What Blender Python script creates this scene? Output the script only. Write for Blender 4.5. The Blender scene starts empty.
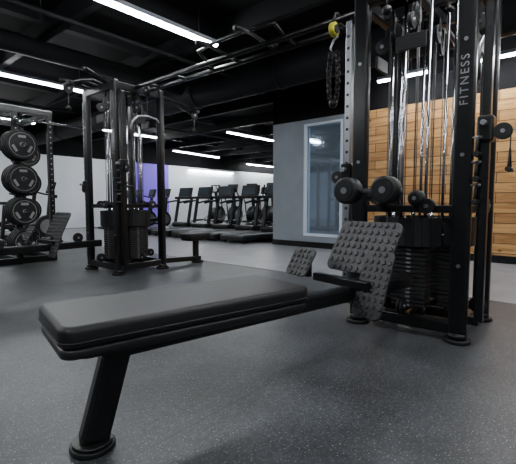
import bpy, bmesh, math, random
from mathutils import Vector, Matrix, Euler
random.seed(4)
TH = math.radians(49.46)
CA, SA = math.cos(TH), math.sin(TH)
def W(a, b, z=0.0): return Vector((a*CA-b*SA, a*SA+b*CA, z))

# ---------------------------------------------------------------- materials
def principled(name, col, rough=0.5, metal=0.0, spec=0.5, emit=None, es=0.0, coat=0.0):
    m = bpy.data.materials.new(name); m.use_nodes = True
    p = m.node_tree.nodes['Principled BSDF']
    p.inputs['Base Color'].default_value = (*col, 1)
    p.inputs['Roughness'].default_value = rough
    p.inputs['Metallic'].default_value = metal
    p.inputs['Specular IOR Level'].default_value = spec
    p.inputs['Coat Weight'].default_value = coat
    if emit:
        p.inputs['Emission Color'].default_value = (*emit, 1)
        p.inputs['Emission Strength'].default_value = es
    return m
def add_noise(m, scale, c1, c2, bump=0.0, lo=0.35, hi=0.65, detail=4):
    nt = m.node_tree; p = nt.nodes['Principled BSDF']
    tc = nt.nodes.new('ShaderNodeTexCoord'); n = nt.nodes.new('ShaderNodeTexNoise')
    n.inputs['Scale'].default_value = scale; n.inputs['Detail'].default_value = detail
    r = nt.nodes.new('ShaderNodeValToRGB')
    r.color_ramp.elements[0].position = lo; r.color_ramp.elements[1].position = hi
    r.color_ramp.elements[0].color = (*c1, 1); r.color_ramp.elements[1].color = (*c2, 1)
    nt.links.new(tc.outputs['Object'], n.inputs['Vector'])
    nt.links.new(n.outputs['Fac'], r.inputs['Fac'])
    nt.links.new(r.outputs['Color'], p.inputs['Base Color'])
    if bump:
        b = nt.nodes.new('ShaderNodeBump'); b.inputs['Strength'].default_value = bump
        b.inputs['Distance'].default_value = 0.002
        nt.links.new(n.outputs['Fac'], b.inputs['Height']); nt.links.new(b.outputs['Normal'], p.inputs['Normal'])
    return m

M_black = add_noise(principled('black_powdercoat', (.012,.012,.013), .28, spec=.35), 30, (.003,.003,.0035), (.005,.005,.0055))
M_dark = principled('dark_plastic', (.006,.006,.007), .42, spec=.4)
M_vinyl = add_noise(principled('black_vinyl', (.02,.02,.022), .44, spec=.30), 260, (.006,.006,.007), (.010,.010,.011), bump=.2)
M_rubber = principled('black_rubber', (.005,.005,.006), .5, spec=.35)
M_chrome = principled('chrome', (.42,.43,.45), .18, 1.0)
M_steel = principled('brushed_steel', (.26,.27,.29), .35, .9)
M_tread = add_noise(principled('tread_plate', (.07,.07,.073), .42), 40, (.014,.014,.016), (.028,.028,.031))
M_cable = principled('cable', (.03,.03,.03), .4)
M_stack = principled('weight_plate_iron', (.010,.010,.011), .4)
M_label = principled('grey_label', (.22,.22,.23), .5)
M_yellow = principled('yellow_plastic', (.45,.42,.03), .4)
M_led = principled('led_diffuser', (.9,.9,.9), .5, emit=(.95,.98,1.0), es=110)
M_ledfar = principled('led_diffuser_far', (.9,.9,.9), .5, emit=(.95,.98,1.0), es=95)
M_ceil = add_noise(principled('black_ceiling_paint', (.008,.008,.01), .9, spec=.2), 1.5, (.0015,.0015,.002), (.003,.003,.004))
M_beam = principled('black_beam', (.004,.005,.006), .7, spec=.25)
M_blackwall = principled('black_wall_paint', (.003,.003,.004), .8, spec=.2)
M_grey = add_noise(principled('grey_wall_paint', (.3,.32,.35), .7), 2.0, (.21,.235,.27), (.25,.275,.31))
M_white = add_noise(principled('light_wall_paint', (.6,.62,.65), .7), 1.0, (.66,.70,.74), (.76,.79,.83))
M_purple = principled('purple_lit_wall', (.22,.14,.75), .6, emit=(.2,.10,.9), es=.12)  # purple light on the back wall, put into its colour with a faint glow
M_green = principled('green_wall', (.35,.50,.25), .6)  # even green tone for part of the end wall
M_frame = principled('white_window_frame', (.60,.66,.75), .5)
M_glass = principled('blue_tinted_glass', (.42,.52,.64), .05, .75, .9)
M_screen = principled('console_screen', (.02,.03,.04), .15, emit=(.3,.38,.45), es=.06)

def floor_mat():
    m = principled('speckled_rubber_floor', (.06,.06,.065), .42, spec=.45)
    nt = m.node_tree; p = nt.nodes['Principled BSDF']; L = nt.links.new
    tc = nt.nodes.new('ShaderNodeTexCoord')
    big = nt.nodes.new('ShaderNodeTexNoise'); big.inputs['Scale'].default_value = 1.6; big.inputs['Detail'].default_value = 8; big.inputs['Roughness'].default_value=.62
    rb = nt.nodes.new('ShaderNodeValToRGB'); rb.color_ramp.elements[0].position=.36; rb.color_ramp.elements[1].position=.62
    rb.color_ramp.elements[0].color=(.022,.023,.0255,1); rb.color_ramp.elements[1].color=(.072,.076,.083,1)
    fine = nt.nodes.new('ShaderNodeTexNoise'); fine.inputs['Scale'].default_value = 115; fine.inputs['Detail'].default_value = 3
    rf = nt.nodes.new('ShaderNodeValToRGB'); rf.color_ramp.elements[0].position=.61; rf.color_ramp.elements[1].position=.68
    rf.color_ramp.elements[0].color=(0,0,0,1); rf.color_ramp.elements[1].color=(1,1,1,1)
    f2 = nt.nodes.new('ShaderNodeTexNoise'); f2.inputs['Scale'].default_value = 40; f2.inputs['Detail'].default_value = 8; f2.inputs['Roughness'].default_value=.7
    r2 = nt.nodes.new('ShaderNodeValToRGB'); r2.color_ramp.elements[0].position=.38; r2.color_ramp.elements[1].position=.62
    r2.color_ramp.elements[0].color=(.25,.25,.25,1); r2.color_ramp.elements[1].color=(1,1,1,1)
    mul = nt.nodes.new('ShaderNodeMix'); mul.data_type='RGBA'; mul.blend_type='MULTIPLY'; mul.inputs[0].default_value=.7
    mix = nt.nodes.new('ShaderNodeMix'); mix.data_type='RGBA'
    mix.inputs[7].default_value=(.22,.235,.25,1)
    for n in (big,fine,f2): L(tc.outputs['Object'], n.inputs['Vector'])
    L(big.outputs['Fac'], rb.inputs['Fac']); L(fine.outputs['Fac'], rf.inputs['Fac']); L(f2.outputs['Fac'], r2.inputs['Fac'])
    L(rb.outputs['Color'], mul.inputs[6]); L(r2.outputs['Color'], mul.inputs[7])
    L(rf.outputs['Color'], mix.inputs[0]); L(mul.outputs[2], mix.inputs[6])
    br = nt.nodes.new('ShaderNodeTexBrick'); br.offset=.5
    br.inputs['Scale'].default_value=1; br.inputs['Brick Width'].default_value=7.5; br.inputs['Row Height'].default_value=1.22
    br.inputs['Mortar Size'].default_value=.0025; br.inputs['Color1'].default_value=(1,1,1,1); br.inputs['Color2'].default_value=(.94,.94,.94,1); br.inputs['Mortar'].default_value=(.35,.35,.35,1)
    L(tc.outputs['Object'], br.inputs['Vector'])
    m3 = nt.nodes.new('ShaderNodeMix'); m3.data_type='RGBA'; m3.blend_type='MULTIPLY'; m3.inputs[0].default_value=1
    L(mix.outputs[2], m3.inputs[6]); L(br.outputs['Color'], m3.inputs[7]); L(m3.outputs[2], p.inputs['Base Color'])
    b = nt.nodes.new('ShaderNodeBump'); b.inputs['Strength'].default_value=.45; b.inputs['Distance'].default_value=.002
    L(f2.outputs['Fac'], b.inputs['Height']); L(b.outputs['Normal'], p.inputs['Normal'])
    return m
M_floor = floor_mat()
M_walk = add_noise(principled('pale_vinyl_floor', (.3,.3,.32), .38), 3, (.18,.185,.20), (.24,.245,.26))

def wood_mat():
    m = principled('pine_planks', (.5,.3,.13), .5)
    nt = m.node_tree; p = nt.nodes['Principled BSDF']; L = nt.links.new
    tc = nt.nodes.new('ShaderNodeTexCoord'); sx = nt.nodes.new('ShaderNodeSeparateXYZ'); cx = nt.nodes.new('ShaderNodeCombineXYZ')
    L(tc.outputs['Object'], sx.inputs[0]); L(sx.outputs['Y'], cx.inputs['X']); L(sx.outputs['Z'], cx.inputs['Y'])
    br = nt.nodes.new('ShaderNodeTexBrick'); br.offset=.37; br.offset_frequency=2
    br.inputs['Scale'].default_value=1; br.inputs['Brick Width'].default_value=1.9; br.inputs['Row Height'].default_value=.15
    br.inputs['Mortar Size'].default_value=.006; br.inputs['Mortar Smooth'].default_value=.2; br.inputs['Bias'].default_value=0
    br.inputs['Color1'].default_value=(.60,.345,.125,1); br.inputs['Color2'].default_value=(.38,.19,.062,1); br.inputs['Mortar'].default_value=(.05,.022,.008,1)
    L(cx.outputs[0], br.inputs['Vector'])
    mp = nt.nodes.new('ShaderNodeMapping'); mp.inputs['Scale'].default_value=(.9,9,1)
    L(cx.outputs[0], mp.inputs['Vector'])
    n = nt.nodes.new('ShaderNodeTexNoise'); n.inputs['Scale'].default_value=2.0; n.inputs['Detail'].default_value=5; n.inputs['Distortion'].default_value=1.2
    L(mp.outputs[0], n.inputs['Vector'])
    r = nt.nodes.new('ShaderNodeValToRGB'); r.color_ramp.elements[0].position=.32; r.color_ramp.elements[1].position=.62
    r.color_ramp.elements[0].color=(.62,.50,.38,1); r.color_ramp.elements[1].color=(1.0,1.0,1.0,1)
    L(n.outputs['Fac'], r.inputs['Fac'])
    vo = nt.nodes.new('ShaderNodeTexVoronoi'); vo.inputs['Scale'].default_value=2.6
    mp2 = nt.nodes.new('ShaderNodeMapping'); mp2.inputs['Scale'].default_value=(1,1.6,1); L(cx.outputs[0], mp2.inputs['Vector']); L(mp2.outputs[0], vo.inputs['Vector'])
    rk = nt.nodes.new('ShaderNodeValToRGB'); rk.color_ramp.elements[0].position=.04; rk.color_ramp.elements[1].position=.10
    rk.color_ramp.elements[0].color=(.25,.14,.07,1); rk.color_ramp.elements[1].color=(1,1,1,1); L(vo.outputs['Distance'], rk.inputs['Fac'])
    mul = nt.nodes.new('ShaderNodeMix'); mul.data_type='RGBA'; mul.blend_type='MULTIPLY'; mul.inputs[0].default_value=1
    mul2 = nt.nodes.new('ShaderNodeMix'); mul2.data_type='RGBA'; mul2.blend_type='MULTIPLY'; mul2.inputs[0].default_value=1
    L(br.outputs['Color'], mul.inputs[6]); L(r.outputs['Color'], mul.inputs[7]); L(mul.outputs[2], mul2.inputs[6]); L(rk.outputs['Color'], mul2.inputs[7]); L(mul2.outputs[2], p.inputs['Base Color'])
    return m
M_wood = wood_mat()

# ---------------------------------------------------------------- builder
class Bd:
    def __init__(s, name): s.name=name; s.bm=bmesh.new(); s.mats=[]
    def mi(s, m):
        if m not in s.mats: s.mats.append(m)
        return s.mats.index(m)
    def _merge(s, t, m, smooth):
        i = s.mi(m)
        me = bpy.data.meshes.new('t')
        for f in t.faces: f.material_index=i; f.smooth=smooth if smooth is not None else f.smooth
        t.to_mesh(me); t.free(); s.bm.from_mesh(me); bpy.data.meshes.remove(me)
    def box(s, c, size, m, rot=(0,0,0), bev=0.0, seg=2, mat4=None):
        t = bmesh.new(); bmesh.ops.create_cube(t, size=1)
        bmesh.ops.scale(t, vec=size, verts=t.verts)
        if bev>0: bmesh.ops.bevel(t, geom=t.edges[:], offset=min(bev,min(size)*.49), segments=seg, profile=.5, affect='EDGES')
        M = mat4 if mat4 is not None else Matrix.Translation(c) @ Euler(rot).to_matrix().to_4x4()
        bmesh.ops.transform(t, matrix=M, verts=t.verts); s._merge(t, m, False)
    def beam(s, p0, p1, w, h, m, bev=.008, up=(0,0,1)):
        p0=Vector(p0); p1=Vector(p1); d=p1-p0; L=d.length; x=d.normalized(); u=Vector(up)
        if abs(x.dot(u))>.98: u=Vector((0,1,0))
        y=u.cross(x).normalized(); z=x.cross(y)
        R=Matrix((x,y,z)).transposed().to_4x4()
        s.box(None,(L,w,h),m,bev=bev,mat4=Matrix.Translation((p0+p1)/2)@R)
    def cyl(s, p0, p1, r, m, seg=20, r2=None, bev=0.0):
        p0=Vector(p0); p1=Vector(p1); d=p1-p0; t=bmesh.new()
        bmesh.ops.create_cone(t, cap_ends=True, segments=seg, radius1=r, radius2=r if r2 is None else r2, depth=d.length)
        if bev>0:
            ed=[e for e in t.edges if any(len(f.verts)>4 for f in e.link_faces)]
            bmesh.ops.bevel(t, geom=ed, offset=bev, segments=3, profile=.5, affect='EDGES')
        for f in t.faces: f.smooth = len(f.verts)<=4
        q=d.to_track_quat('Z','Y')
        bmesh.ops.transform(t, matrix=Matrix.Translation((p0+p1)/2)@q.to_matrix().to_4x4(), verts=t.verts)
        s._merge(t, m, None)
    def sph(s, c, r, m, sc=(1,1,1)):
        t=bmesh.new(); bmesh.ops.create_uvsphere(t,u_segments=16,v_segments=10,radius=r)
        bmesh.ops.scale(t,vec=sc,verts=t.verts); bmesh.ops.translate(t,vec=c,verts=t.verts); s._merge(t,m,True)
    def tube(s, pts, r, m, seg=10, closed=False):
        pts=[Vector(p) for p in pts]; n=len(pts); t=bmesh.new(); rings=[]; prev=None
        for i,p in enumerate(pts):
            if closed: d=(pts[(i+1)%n]-pts[i-1]).normalized()
            else: d=((pts[min(i+1,n-1)]-pts[max(i-1,0)])).normalized()
            if prev is None:
                u=Vector((0,0,1)) if abs(d.z)<.9 else Vector((0,1,0)); u=(u-d*u.dot(d)).normalized()
            else: u=(prev-d*prev.dot(d)).normalized()
            prev=u; v=d.cross(u)
            rings.append([t.verts.new(p+u*(r*math.cos(k*2*math.pi/seg))+v*(r*math.sin(k*2*math.pi/seg))) for k in range(seg)])
        for i in range(n if closed else n-1):
            A=rings[i]; B=rings[(i+1)%n]
            for k in range(seg):
                f=t.faces.new((A[k],A[(k+1)%seg],B[(k+1)%seg],B[k]))
        if not closed: t.faces.new(rings[0][::-1]); t.faces.new(rings[-1])
        bmesh.ops.recalc_face_normals(t,faces=t.faces); s._merge(t,m,True)
    def prism(s, poly, th, m, mat4, bev=0.0, seg=2):
        t=bmesh.new(); vs=[t.verts.new((x,y,0)) for x,y in poly]; f=t.faces.new(vs)
        r=bmesh.ops.extrude_face_region(t,geom=[f]); vv=[e for e in r['geom'] if isinstance(e,bmesh.types.BMVert)]
        bmesh.ops.translate(t,vec=(0,0,th),verts=vv); bmesh.ops.recalc_face_normals(t,faces=t.faces)
        if bev>0:
            ed=[e for e in t.edges if abs(e.verts[0].co.z-e.verts[1].co.z)<1e-6]
            bmesh.ops.bevel(t,geom=ed,offset=bev,segments=seg,profile=.5,affect='EDGES')
        for f in t.faces: f.smooth = len(f.verts)<=4
        bmesh.ops.transform(t,matrix=mat4,verts=t.verts); s._merge(t,m,None)
    def done(s, loc=(0,0,0), rz=0.0):
        me=bpy.data.meshes.new(s.name); s.bm.to_mesh(me); s.bm.free()
        for m in s.mats: me.materials.append(m)
        o=bpy.data.objects.new(s.name,me); bpy.context.scene.collection.objects.link(o)
        o.location=loc; o.rotation_euler=(0,0,rz); return o
def rrect(w,h,r,n=6):
    out=[]
    for cx,cy,a0 in ((w/2-r,h/2-r,0),(-w/2+r,h/2-r,90),(-w/2+r,-h/2+r,180),(w/2-r,-h/2+r,270)):
        for k in range(n+1):
            a=math.radians(a0+90*k/n); out.append((cx+r*math.cos(a),cy+r*math.sin(a)))
    return out
def arc(c,r,a0,a1,n,ax=(1,0,0),ay=(0,0,1)):
    c=Vector(c);ax=Vector(ax);ay=Vector(ay)
    return [c+ax*(r*math.cos(math.radians(a0+(a1-a0)*k/n)))+ay*(r*math.sin(math.radians(a0+(a1-a0)*k/n))) for k in range(n+1)]

# ---------------------------------------------------------------- room shell
ZC=3.4; AX=6.84
def slab(name,a0,a1,b0,b1,z0,z1,m):
    o=Bd(name); o.box(((a0+a1)/2,(b0+b1)/2,(z0+z1)/2),(a1-a0,b1-b0,z1-z0),m); return o.done(rz=TH)
slab('floor',-5,20,-5,14.6,-.1,0,M_floor)
slab('floor_walkway',4.15,AX,-5,13.9,0,.006,M_walk)
slab('ceiling',-5,20,-5,14.6,ZC,ZC+.1,M_ceil)
def wall(name, parts):
    o=Bd(name)
    for (a0,a1,b0,b1,z0,z1,m) in parts: o.box(((a0+a1)/2,(b0+b1)/2,(z0+z1)/2),(a1-a0,b1-b0,z1-z0),m)
    return o.done(rz=TH)
BW=3.5; BG=5.38; ZT=2.55
wy0,wy1,wz0,wz1=3.72,4.58,.24,2.46
wall('wall_wood',[(AX,AX+.12,-5,BW,0,ZT,M_wood),(AX+.001,AX+.12,-5,BW,ZT,ZC,M_blackwall)])
wall('wall_grey',[(AX-.05,AX+.12,BW,wy0,0,ZT,M_grey),(AX-.05,AX+.12,wy1,BG,0,ZT,M_grey),(AX-.05,AX+.12,wy0,wy1,0,wz0,M_grey),
    (AX-.05,AX+.12,wy0,wy1,wz1,ZT,M_grey),(AX-.05,AX+.12,BW,BG,ZT,ZC,M_blackwall)])
wall('wall_return',[(AX+.12,20,BG-.12,BG,0,ZT,M_grey),(AX+.12,20,BG-.12,BG,ZT,ZC,M_blackwall)])
wall('wall_back',[(-5,9.0,14.5,14.6,0,ZT,M_white),(9.0,10.9,14.49,14.6,0,ZT,M_purple),(10.9,20,14.5,14.6,0,ZT,M_white),(-5,20,14.5,14.6,ZT,ZC,M_blackwall)])
wall('wall_end',[(19.9,20,BG,9.3,0,ZT,M_white),(19.9,20,9.3,14.5,0,ZT,M_green),(19.9,20,BG,14.5,ZT,ZC,M_blackwall)])
wall('wall_left',[(-5.1,-5,-5,14.6,0,ZT,M_grey),(-5.1,-5,-5,14.6,ZT,ZC,M_blackwall)])
wall('wall_front',[(-5,AX+.12,-5.1,-5,0,ZT,M_grey),(-5,AX+.12,-5.1,-5,ZT,ZC,M_blackwall)])
o=Bd('baseboard_right')
o.box((AX-.012,-.75,.06),(.02,8.5,.12),M_black); o.box((AX-.062,(BW+BG)/2,.06),(.02,BG-BW,.12),M_black); o.done(rz=TH)
o=Bd('window_1')
o.box((AX+.02,(wy0+wy1)/2,(wz0+wz1)/2),(.012,wy1-wy0,wz1-wz0),M_glass)
for y in (wy0+.02,wy1-.02): o.box((AX-.035,y,(wz0+wz1)/2),(.07,.045,wz1-wz0),M_frame,bev=.004)
for z in (wz0+.02,wz1-.02): o.box((AX-.035,(wy0+wy1)/2,z),(.07,wy1-wy0,.045),M_frame,bev=.004)
o.done(rz=TH)
# ceiling structure
o=Bd('ceiling_beams')
for k in range(14): o.box((-4+k*1.6,4.8,ZC-.13),(.10,19.4,.26),M_beam)
for b in (-1.2,2.3,5.8,9.2,12.6): o.box((7.5,b,ZC-.05),(24.8,.14,.1),M_beam)
o.done(rz=TH)
o=Bd('ceiling_ductwork')
o.cyl((5.3,-4.8,3.0),(5.3,14.2,3.0),.24,M_beam,seg=24)
for b in range(-4,14,2): o.cyl((5.3,b,3.0),(5.3,b+.05,3.0),.255,M_beam,seg=24)
o.cyl((-4.8,6.1,3.05),(4.9,6.1,3.05),.13,M_beam,seg=20)
for b in range(-4,14,4): o.box((5.3,b+.02,3.3),(.02,.02,.2),M_beam)
o.cyl((-4.8,5.0,3.1),(19.5,5.0,3.1),.03,M_beam); o.cyl((-4.8,9.9,3.1),(19.5,9.9,3.1),.03,M_beam)
for a in range(-4,19,3):
    o.cyl((a,5.0,3.1),(a,5.0,3.0),.012,M_beam); o.cyl((a,5.0,3.1),(a,5.0,ZC-.02),.008,M_beam); o.cyl((a,9.9,3.1),(a,9.9,ZC-.02),.008,M_beam)
o.done(rz=TH)
o=Bd('security_camera'); o.cyl((4.6,3.6,ZC-.25),(4.6,3.6,ZC-.12),.05,M_beam); o.cyl((4.6,3.6,ZC-.12),(4.6,3.6,ZC),.02,M_beam); o.sph((4.6,3.6,ZC-.26),.05,M_dark); o.done(rz=TH)
def strip(p0,p1,z=3.0,w=.085,mat=None,hang=True):
    mat=mat or M_led
    o=Bd('linear_ceiling_light'); a0,b0=p0;a1,b1=p1
    o.beam((a0,b0,z+.035),(a1,b1,z+.035),w+.02,.05,M_frame,bev=.004)
    o.beam((a0+.01,b0,z),(a1-.01,b1,z) if a1!=a0 else (a1,b1,z),w,.03,mat,bev=.01)
    if hang:
        for t in (.12,.88):
            x=a0+(a1-a0)*t; y=b0+(b1-b0)*t
            o.cyl((x,y,z+.05),(x,y,ZC),.004,M_steel,seg=6)
    return o.done(rz=TH)
strip((1.3,4.03),(3.85,4.03)); strip((1.6,7.55),(3.95,7.55)); strip((2.0,11.5),(4.35,11.5))
strip((8.6,8.55),(10.9,8.55)); strip((10.2,13.2),(13.1,13.6),mat=M_ledfar)
strip((12.0,14.42),(14.9,14.42),z=2.42,w=.04,mat=M_led,hang=False)
strip((15.7,14.2),(18.3,14.2),z=2.93,mat=M_ledfar); strip((14.5,9.5),(17,9.5),mat=M_ledfar)
strip((-2.6,11.5),(-.2,11.5)); strip((6.6,12.3),(8.8,12.3),z=3.25)
strip((-2.6,4.03),(-.2,4.03)); strip((-2.6,.5),(-.2,.5)); strip((1.3,.5),(3.8,.5)); strip((1.3,-2.6),(3.8,-2.6))
strip((-2.6,-2.6),(-.2,-2.6)); strip((-2.6,7.55),(-.2,7.55))
strip((6.45,-1.6),(6.45,2.9),z=2.9,w=.06)

# ---------------------------------------------------------------- machines
def pulley(o,c,axis,r=.06,w=.03):
    c=Vector(c);ax=Vector(axis).normalized()
    o.cyl(c-ax*w/2,c-ax*w*.15,r,M_dark,seg=24,bev=.003); o.cyl(c+ax*w*.15,c+ax*w/2,r,M_dark,seg=24,bev=.003)
    o.cyl(c-ax*w*.2,c+ax*w*.2,r*.82,M_rubber,seg=20)
    o.cyl(c-ax*w*.75,c+ax*w*.75,r*.25,M_steel,seg=12)
def roller(o,c,axis,r=.085,L=.16):
    c=Vector(c);ax=Vector(axis).normalized()
    o.cyl(c-ax*L/2,c+ax*L/2,r,M_rubber,seg=28,bev=.02)
    for s in (-1,1):
        o.cyl(c+ax*(s*L/2),c+ax*(s*(L/2+.006)),r*.62,M_dark,seg=24); o.cyl(c+ax*(s*L/2),c+ax*(s*(L/2+.014)),r*.24,M_steel,seg=12)

def tower(a0,b0,sx=.66,sy=.70,H=2.4,arms=(.4,.9)):
    o=Bd('cable_multi_station'); hx,hy=sx/2,sy/2
    for ix in (-1,1):
        for iy in (-1,1):
            x,y=ix*hx,iy*hy
            o.box((x,y,H/2+.02),(.065,.115,H-.04),M_black,bev=.02,seg=3)
            o.cyl((x,y,0),(x,y,.025),.085,M_rubber,seg=24,bev=.006); o.cyl((x,y,.025),(x,y,.06),.06,M_black,seg=20)
            for z in (.5,1.2,1.9): o.cyl((x+ix*.033,y,z),(x+ix*.04,y,z),.012,M_steel,seg=10)
    for z,h in ((.09,.08),(H-.06,.09)):
        for iy in (-1,1): o.box((0,iy*hy,z),(sx,.06,h),M_black,bev=.01)
        for ix in (-1,1): o.box((ix*hx,0,z),(.06,sy,h),M_black,bev=.01)
        o.box((0,0,z),(sx,.05,h*.8),M_black,bev=.01); o.box((0,0,z),(.05,sy,h*.8),M_black,bev=.01)
    for k in range(4):
        n=Vector([(-1,0,0),(1,0,0),(0,-1,0),(0,1,0)][k]); t=Vector((-n.y,n.x,0)); off=(hx if k<2 else hy)-.13
        c=n*off; w=.24; dp=.13
        sz=(dp,w,.027) if k<2 else (w,dp,.027)
        z=.16
        nplates=17
        for i in range(nplates):
            o.box((c.x,c.y,z+.0135),sz,M_stack,bev=.004,seg=1)
            q=c+n*(dp/2+.001)
            o.box((q.x,q.y,z+.0135),(.004,.03,.012) if k<2 else (.03,.004,.012),M_label)
            z+=.0305
        o.box((c.x,c.y,z+.035),(dp*.8,w*.9,.06) if k<2 else (w*.9,dp*.8,.06),M_dark,bev=.015)
        o.cyl((c.x,c.y,z+.06),(c.x,c.y,z+.16),.016,M_chrome)
        for s_ in (-1,1):
            g=c+t*(s_*.085)
            o.cyl((g.x,g.y,.1),(g.x,g.y,H-.08),.0115,M_chrome,seg=16)
            o.cyl((g.x,g.y,.11),(g.x,g.y,.155),.024,M_rubber,seg=14)
        o.cyl((c.x,c.y,z+.1),(c.x,c.y,H-.16),.005,M_cable,seg=8)
        for dt in (.03,-.045):
            e_=c+n*.05+t*dt; o.cyl((e_.x,e_.y,.2),(e_.x,e_.y,H-.16),.004,M_cable,seg=8)
        r=.20; cc=c-n*.06
        pts=[cc+n*(r*math.cos(math.radians(a)))+t*(r*math.sin(math.radians(a))) for a in range(-75,76,15)]
        for i in range(len(pts)-1):
            p,q=pts[i],pts[i+1]
            o.beam((p.x,p.y,.70),(q.x,q.y,.70),.012,.20,M_dark,bev=.003)
        p=c+n*.03
        pulley(o,(p.x,p.y,H-.20),t,.07,.03); o.box((p.x,p.y,H-.13),(.05,.05,.12),M_black,bev=.008)
        p=c+n*.12
        pulley(o,(p.x,p.y,H-.28),t,.055,.03); o.beam((p.x,p.y,H-.28),(c.x,c.y,H-.08),.04,.03,M_black)
        e=n*((hx if k<2 else hy)-.005)
        wid=(sy if k<2 else sx)
        o.beam(e+t*(-wid/2)+Vector((0,0,.86)),e+t*(wid/2)+Vector((0,0,.86)),.035,.05,M_black)
        pulley(o,e+n*.05+t*.15+Vector((0,0,.88)),n,.052,.035)
        pulley(o,e+n*.05+Vector((0,0,.19)),t,.055,.035)
        o.box((e.x,e.y,1.98),(.02,.20,.10) if k<2 else (.20,.02,.10),M_dark,bev=.006)
    for s_,L in ((-1,arms[0]),(1,arms[1])):
        x0=s_*hx; x1=s_*(hx+L)
        for y in (-.07,.07): o.tube([(x0-s_*.1,y,H-.02),(x0+s_*L*.3,y,H+.02),(x0+s_*L*.7,y,H-.02),(x1,y,H-.08)],.022,M_black)
        o.box((x1,0,H-.08),(.06,.2,.05),M_black,bev=.01)
        pulley(o,(x1,0,H-.13),(0,1,0),.06,.035)
        zb=H-.42
        o.cyl((x1,0,H-.16),(x1,0,zb+.05),.005,M_cable,seg=8); o.sph((x1,0,zb+.06),.03,M_rubber)
    for s_ in (-1,1):
        o.tube([(-hx,s_*.2,H-.02),(-hx-.16,s_*.24,H+.03),(-hx-.34,s_*.34,H+.05)],.018,M_black)
        o.tube([(-hx-.22,s_*.27,H+.04),(-hx-.36,s_*.31,H+.05)],.025,M_rubber)
    for s_ in (-1,1):
        y=s_*(hy+.115)
        o.box((-hx+.03,y,1.20),(.055,.05,2.1),M_steel if s_>0 else M_black,bev=.006)
        for z in (.15,2.25): o.box((-hx+.03,y-s_*.05,z),(.04,.1,.05),M_black)
        for i in range(22):
            z=.35+i*.085
            o.cyl((-hx+.001,y,z),(-hx+.004,y,z),.012,M_rubber,seg=10)
        zc=1.12 if s_>0 else 1.35
        o.box((-hx+.03,y,zc),(.10,.09,.16),M_black,bev=.015)
        pulley(o,(-hx+.03,y+s_*.09,zc-.02),(1,0,0),.05,.03)
        o.cyl((-hx-.02,y,zc+.03),(-hx-.07,y,zc+.03),.016,M_steel,seg=12)
        if s_<0:
            o.cyl((-hx+.03,y+s_*.13,zc-.03),(-hx+.03,y+s_*.13,zc-.13),.004,M_cable,seg=6)
            cx,cy,cz=-hx+.03,y+s_*.13,zc-.13
            o.tube([(cx-.05,cy,cz-.12),(cx,cy,cz),(cx+.05,cy,cz-.12)],.006,M_rubber,seg=8)
            o.cyl((cx-.06,cy,cz-.12),(cx+.06,cy,cz-.12),.015,M_rubber)
    for z in (1.30,1.15,1.01):
        x,y=-hx-.02,-hy-.075
        o.cyl((x,y+.03,z),(x,y-.03,z),.008,M_steel,seg=8)
        o.tube([(x-.045,y-.01,z-.10),(x-.03,y-.01,z-.02),(x,y-.01,z),(x+.03,y-.01,z-.02),(x+.045,y-.01,z-.10)],.009,M_rubber,seg=8)
        o.cyl((x-.055,y-.01,z-.105),(x+.055,y-.01,z-.105),.018,M_rubber,bev=.004)
    # curved lat bar hung from the top frame
    yb=-hy-.02
    o.cyl((.12,yb,H-.1),(.12,yb,2.02),.005,M_cable,seg=8)
    o.tube([(-.14,yb,1.80),(-.10,yb,1.93),(-.02,yb,2.01),(.12,yb,2.03),(.26,yb,2.01),(.34,yb,1.93),(.38,yb,1.80)],.013,M_steel,seg=12)
    for x in (-.14,.38): o.cyl((x,yb,1.83),(x+(.01 if x>0 else -.01),yb,1.70),.018,M_rubber,seg=14)
    ob=o.done(W(a0,b0),TH)
    cu=bpy.data.curves.new('post_lettering','FONT'); cu.body='FITNESS'; cu.size=.07; cu.extrude=.0008; cu.align_y='CENTER'; cu.space_character=1.3
    cu.materials.append(M_label)
    t=bpy.data.objects.new('post_lettering',cu); bpy.context.scene.collection.objects.link(t); t.parent=ob
    t.matrix_local=Matrix.Translation((-hx-.0335,-hy,1.50))@Matrix(((0,0,-1,0),(0,1,0,0),(1,0,0,0),(0,0,0,1)))
    return ob
T2=(3.10,1.02); T1=(2.98,4.92)
tw2=tower(*T2); tower(*T1)

o=Bd('hold_down_rollers')
def q(a,b,z): return (a-T2[0],b-T2[1],z)
o.beam(q(2.79,1.15,.86),q(2.44,1.15,.96),.06,.05,M_black)
o.cyl(q(2.44,.93,.98),q(2.44,1.36,.98),.014,M_steel)
for b in (1.02,1.28): roller(o,q(2.42,b,.98),(1,0,0),.088,.11)
o.beam(q(2.79,.95,.86),q(2.62,.92,.93),.03,.03,M_black)
roller(o,q(2.62,.90,.93),(1,0,0),.052,.08)
r_=o.done(); r_.parent=tw2

o=Bd('crossover_pull_up_bar')
for a in (2.93,3.13): o.cyl((a,1.42,2.36),(a,4.52,2.36),.026,M_black)
for b in (1.7,2.2,3.3,3.8,4.3): o.cyl((2.93,b,2.36),(3.13,b,2.36),.018,M_black)
for b in (2.45,2.95):
    o.tube([(3.13,b,2.37),(2.9,b,2.40),(2.72,b,2.42),(2.60,b,2.40)],.017,M_black)
    o.tube([(2.72,b,2.42),(2.56,b,2.40)],.025,M_rubber)
o.tube([(2.80,2.2,2.44),(2.78,2.45,2.46),(2.78,2.95,2.46),(2.80,3.2,2.44)],.017,M_black)
for b in (2.2,3.2): o.tube([(2.80,b,2.44),(2.93,b,2.37)],.015,M_black)
for b in (1.5,4.45): pulley(o,(3.03,b,2.32),(1,0,0),.06,.03)
xo=o.done(rz=TH)

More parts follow.
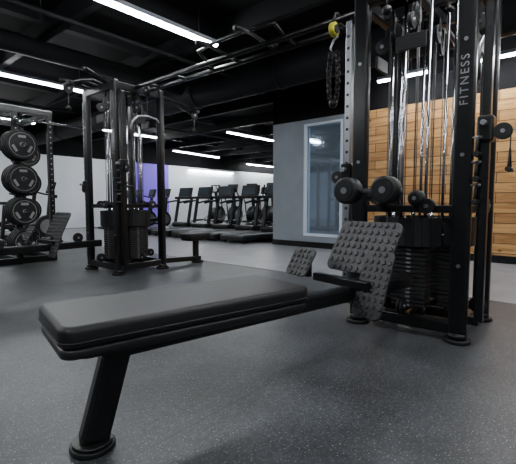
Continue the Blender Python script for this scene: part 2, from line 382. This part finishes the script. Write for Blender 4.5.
o=Bd('hanging_strap_attachment')
ca,cb=2.86,1.66
o.tube(arc((ca+.05,cb,2.36),.042,0,360,14,(1,0,0),(0,0,1))[:-1],.009,M_rubber,seg=8,closed=True)
o.cyl((ca,cb-.02,2.26),(ca,cb+.02,2.26),.055,M_yellow,seg=24,bev=.006); o.cyl((ca,cb-.03,2.26),(ca,cb+.03,2.26),.032,M_rubber)
o.tube([(ca,cb-.04,2.20),(ca,cb,2.18),(ca,cb+.03,2.12),(ca,cb,2.08),(ca,cb-.04,2.12),(ca,cb-.04,2.20)],.009,M_steel,seg=8)
for s_ in (-1,1):
    for i in range(14):
        z=2.07-i*.027; ax=(1,0,0) if i%2 else (0,1,0)
        o.tube(arc((ca,cb+s_*(.028+.014*math.sin(i/13*math.pi)),z),.018,0,360,10,ax,(0,0,1.15))[:-1],.0075,M_rubber,seg=6,closed=True)
o.sph((ca,cb,1.69),.035,M_rubber)
h_=o.done(); h_.parent=xo

# ---------------------------------------------------------------- low row bench
def footplate(o,x0,z0,x1,z1,y0,y1,skew=0.0,cut=.05,nx=7,ny=6):
    up=Vector((x1-x0,0,z1-z0)); h=up.length; up.normalize(); ay=Vector((0,1,0))
    w=y1-y0
    X=-ay; Y=up; Z=X.cross(Y)
    M=Matrix.Translation(((x0+x1)/2,(y0+y1)/2,(z0+z1)/2))@Matrix((X,Y,Z)).transposed().to_4x4()
    poly=rrect(w,h,cut,4); poly=[(px+skew*(py/h),py) for px,py in poly]
    o.prism(poly,.014,M_tread,M,bev=.004)
    sg=1 if Z.x<0 else -1
    for i in range(nx):
        for j in range(ny):
            px=-w/2+w*(i+.5)/nx; py=-h/2+h*(j+.5)/ny
            if (i in (0,nx-1)) and (j in (0,ny-1)): continue
            c=M@Vector((px+skew*(py/h),py,.014 if sg>0 else 0)); d=M@Vector((px+skew*(py/h),py,.021 if sg>0 else -.007))
            o.cyl(c,d,min(w/nx,h/ny)*.36,M_tread,seg=10,r2=min(w/nx,h/ny)*.24)
def row_bench(loc,rz,reach):
    o=Bd('low_row_bench')
    X0=-.045; X1=1.0; L=X1-X0; Wd=.41; cx=(X0+X1)/2
    P=lambda z:Matrix.Translation((cx,0,z))
    o.prism(rrect(L,Wd-.01,.045,6),.035,M_dark,P(.413),bev=.010)
    o.prism(rrect(L+.01,Wd+.005,.05,6),.072,M_vinyl,P(.448),bev=.020,seg=4)
    o.tube([(px+cx,py,.470) for px,py in rrect(L+.012,Wd+.007,.051,6)],.003,M_rubber,seg=6,closed=True)
    o.prism(rrect(L-.12,Wd-.16,.04,4),.035,M_black,P(.382),bev=.006)
    o.beam((.12,0,.365),(reach,0,.385),.075,.085,M_black,bev=.015)
    o.beam((.085,0,.02),(.19,0,.39),.085,.105,M_black,bev=.025)
    o.cyl((.085,0,0),(.085,0,.022),.080,M_rubber,seg=28,bev=.005); o.cyl((.085,0,.022),(.085,0,.034),.07,M_dark,seg=28)
    footplate(o,1.57,.49,1.69,.785,-.22,.21,skew=.05,nx=10,ny=7)
    footplate(o,1.49,.27,1.60,.63,-.24,-.05,skew=.02,cut=.03,nx=5,ny=9)
    footplate(o,1.37,.455,1.45,.615,.20,.38,skew=0.02,cut=.03,nx=5,ny=5)
    o.beam((1.52,-.14,.44),(1.52,.28,.44),.05,.05,M_black); o.beam((1.46,.28,.44),(1.46,.28,.56),.04,.03,M_black)
    o.beam((1.60,0,.40),(1.66,0,.66),.08,.04,M_black); o.beam((1.56,-.14,.42),(1.58,-.14,.5),.06,.04,M_black)
    pulley(o,(1.86,0,.47),(0,1,0),.06,.03)
    return o.done(loc,rz)
row_bench((-.677,1.363,0),math.radians(37.3),2.12)
row_bench(W(.45,4.92),TH,2.16)

o=Bd('lat_pulldown_seat')
o.prism(rrect(.42,.30,.05,5),.07,M_vinyl,Matrix.Translation((0,0,.38)),bev=.02,seg=3)
o.box((0,0,.36),(.34,.22,.04),M_black,bev=.008); o.beam((.02,0,.02),(.02,0,.36),.08,.06,M_black)
o.beam((-.55,0,.09),(.1,0,.06),.07,.07,M_black); o.cyl((.05,0,0),(.05,0,.03),.09,M_rubber)
o.done(W(3.96,4.65),TH)

# ---------------------------------------------------------------- power rack
def disc_plate(o,c,ax,r,w):
    c=Vector(c);ax=Vector(ax)
    o.cyl(c-ax*w/2,c+ax*w/2,r,M_rubber,seg=36,bev=.008)
    o.tube([c-ax*(w/2+.002)+p for p in arc((0,0,0),r*.80,0,360,36,(1,0,0),(0,0,1))[:-1]],.004,M_label,seg=6,closed=True)
    for k in range(3):
        a=math.radians(90+120*k); d=Vector((math.cos(a),0,math.sin(a)))
        o.box(c-ax*(w/2+.002)+d*r*.55,(.10,.006,.035),M_label,rot=(0,-a+math.pi/2,0),bev=.002)
    o.cyl(c-ax*(w/2+.01),c,r*.16,M_steel,seg=18)
o=Bd('power_rack')
xs=(-1.18,-.48,0)
for x in xs:
    for y in (0,1.15):
        o.box((x,y,1.15),(.075,.075,2.3),M_black,bev=.008)
        for i in range(24):
            o.cyl((x,y-.0385,.3+i*.08),(x,y-.04,.3+i*.08),.012,M_steel,seg=8)
for y in (0,1.15):
    for z in (.05,2.25): o.box((-.59,y,z),(1.26,.08,.09),M_black,bev=.008)
for x in xs:
    for z in (.05,2.25): o.box((x,.575,z),(.075,1.15,.08),M_black,bev=.008)
for x,y in ((-.48,0),(-1.18,0),(0,1.15)):
    for z,r in ((1.72,.225),(1.24,.225),(.78,.21),(.34,.19)):
        o.cyl((x,y,z),(x,y-.36,z),.024,M_chrome)
        for i in range(4): disc_plate(o,(x,y-.08-.055*i,z),(0,1,0),r-.006*i,.045)
o.box((0,-.09,1.0),(.05,.12,.05),M_black); o.box((-.48,-.09,2.05),(.05,.12,.05),M_black)
o.cyl((-1.0,-.16,2.09),(.6,-.16,2.09),.014,M_chrome)
o.done(W(2.66,6.5),TH)

# ---------------------------------------------------------------- cardio
def treadmill(loc,rz):
    o=Bd('treadmill')
    o.box((0,0,.11),(1.75,.72,.12),M_dark,bev=.03); o.box((-.1,0,.172),(1.45,.5,.012),M_rubber)
    for y in (-.31,.31):
        o.box((-.1,y,.18),(1.5,.09,.03),M_steel,bev=.008)
        o.beam((.60,y,.15),(.78,y,1.06),.06,.10,M_dark,bev=.015)
        o.tube([(.76,y,.98),(.5,y,.95),(.25,y,.90)],.026,M_rubber)
    o.box((.70,0,.23),(.42,.66,.16),M_dark,bev=.05,seg=3)
    o.box((.76,0,1.06),(.22,.74,.08),M_dark,bev=.02)
    o.box((.80,0,1.22),(.06,.60,.32),M_dark,rot=(0,.25,0),bev=.02); o.box((.765,0,1.23),(.01,.40,.20),M_screen,rot=(0,.25,0))
    for x in (-.75,.75):
        for y in (-.3,.3): o.cyl((x,y,0),(x,y,.06),.035,M_rubber)
    return o.done(loc,rz)
def elliptical(loc,rz):
    o=Bd('elliptical_trainer')
    o.box((0,0,.06),(1.7,.10,.08),M_dark,bev=.015)
    for x in (-.8,.8): o.box((x,0,.035),(.09,.6,.07),M_dark,bev=.015)
    o.cyl((.55,-.13,.45),(.55,.13,.45),.34,M_dark,seg=32,bev=.04); o.cyl((.55,-.14,.45),(.55,.14,.45),.22,M_steel,seg=28,bev=.01)
    o.beam((.55,0,.6),(.42,0,1.35),.08,.1,M_dark,bev=.02)
    o.box((.38,0,1.42),(.08,.42,.30),M_dark,rot=(0,.3,0),bev=.03); o.box((.335,0,1.42),(.01,.32,.2),M_screen,rot=(0,.3,0))
    for s_ in (-1,1):
        y=s_*.25
        o.tube([(-.7,y,.22+s_*.05),(0,y,.30),(.48,y,.42+s_*.12)],.028,M_steel)
        o.box((-.35,y,.30),(.38,.15,.05),M_rubber,bev=.015)
        o.tube([(.45,y,.45),(.42,y*1.1,.9),(.30,y*1.2,1.15),(.22+s_*.06,y*1.1,1.35),(.2+s_*.08,y*.9,1.5)],.02,M_dark)
        o.tube([(.24+s_*.05,y*1.15,1.28),(.2+s_*.08,y*.9,1.5)],.027,M_rubber)
    return o.done(loc,rz)
def bike(loc,rz):
    o=Bd('exercise_bike')
    o.box((0,0,.07),(1.1,.09,.07),M_dark,bev=.015)
    for x in (-.52,.52): o.box((x,0,.035),(.08,.52,.07),M_dark,bev=.015)
    o.cyl((.32,-.05,.38),(.32,.05,.38),.25,M_dark,seg=32,bev=.02); o.cyl((.32,-.06,.38),(.32,.06,.38),.16,M_steel,seg=24)
    o.beam((-.30,0,.08),(-.22,0,.85),.07,.09,M_dark,bev=.015); o.beam((-.25,0,.35),(.32,0,.42),.08,.12,M_dark,bev=.02)
    o.prism([(-.14,-.10),(-.14,.10),(-.02,.09),(.10,.025),(.16,.02),(.16,-.02),(.10,-.025),(-.02,-.09)],.07,M_rubber,Matrix.Translation((-.22,0,.86)),bev=.015)
    o.beam((.34,0,.4),(.42,0,1.10),.07,.09,M_dark,bev=.015)
    for s_ in (-1,1):
        o.tube([(.42,0,1.08),(.38,s_*.2,1.10),(.24,s_*.24,1.14)],.02,M_rubber)
        o.beam((.05,s_*.09,.38),(.05+s_*.12,s_*.09,.26),.02,.03,M_steel); o.box((.05+s_*.12,s_*.15,.25),(.10,.10,.03),M_rubber)
    o.cyl((.05,-.1,.38),(.05,.1,.38),.06,M_dark)
    o.box((.44,0,1.24),(.05,.36,.26),M_dark,rot=(0,.3,0),bev=.02); o.box((.408,0,1.245),(.01,.26,.17),M_screen,rot=(0,.3,0))
    return o.done(loc,rz)
for b in (6.25,7.15,8.05,8.95,9.85): treadmill(W(7.25,b),TH)
for b in (10.8,11.6,12.4,13.2): bike(W(7.6,b),TH)
for b in (6.3,7.2,8.1,9.0,9.9,10.8): elliptical(W(9.9,b),TH+.2)
for b in (7.3,8.4,9.5,10.6): elliptical(W(12.6,b),TH+.2)
for a in (.9,2.0,3.1): elliptical(W(a,13.0),TH+math.pi/2)
for b in (9.4,10.3,11.2): bike(W(3.4,b),TH)

# ---------------------------------------------------------------- camera & world
cam=bpy.data.cameras.new('camera'); co=bpy.data.objects.new('camera',cam); bpy.context.scene.collection.objects.link(co)
cam.sensor_width=36; cam.lens=36*400/516; cam.clip_start=.05
co.location=(0,0,.9); co.rotation_euler=(math.radians(90-4.15),0,0)
bpy.context.scene.camera=co
w=bpy.data.worlds.new('world'); bpy.context.scene.world=w; w.use_nodes=True
w.node_tree.nodes['Background'].inputs[0].default_value=(.5,.55,.6,1); w.node_tree.nodes['Background'].inputs[1].default_value=.2
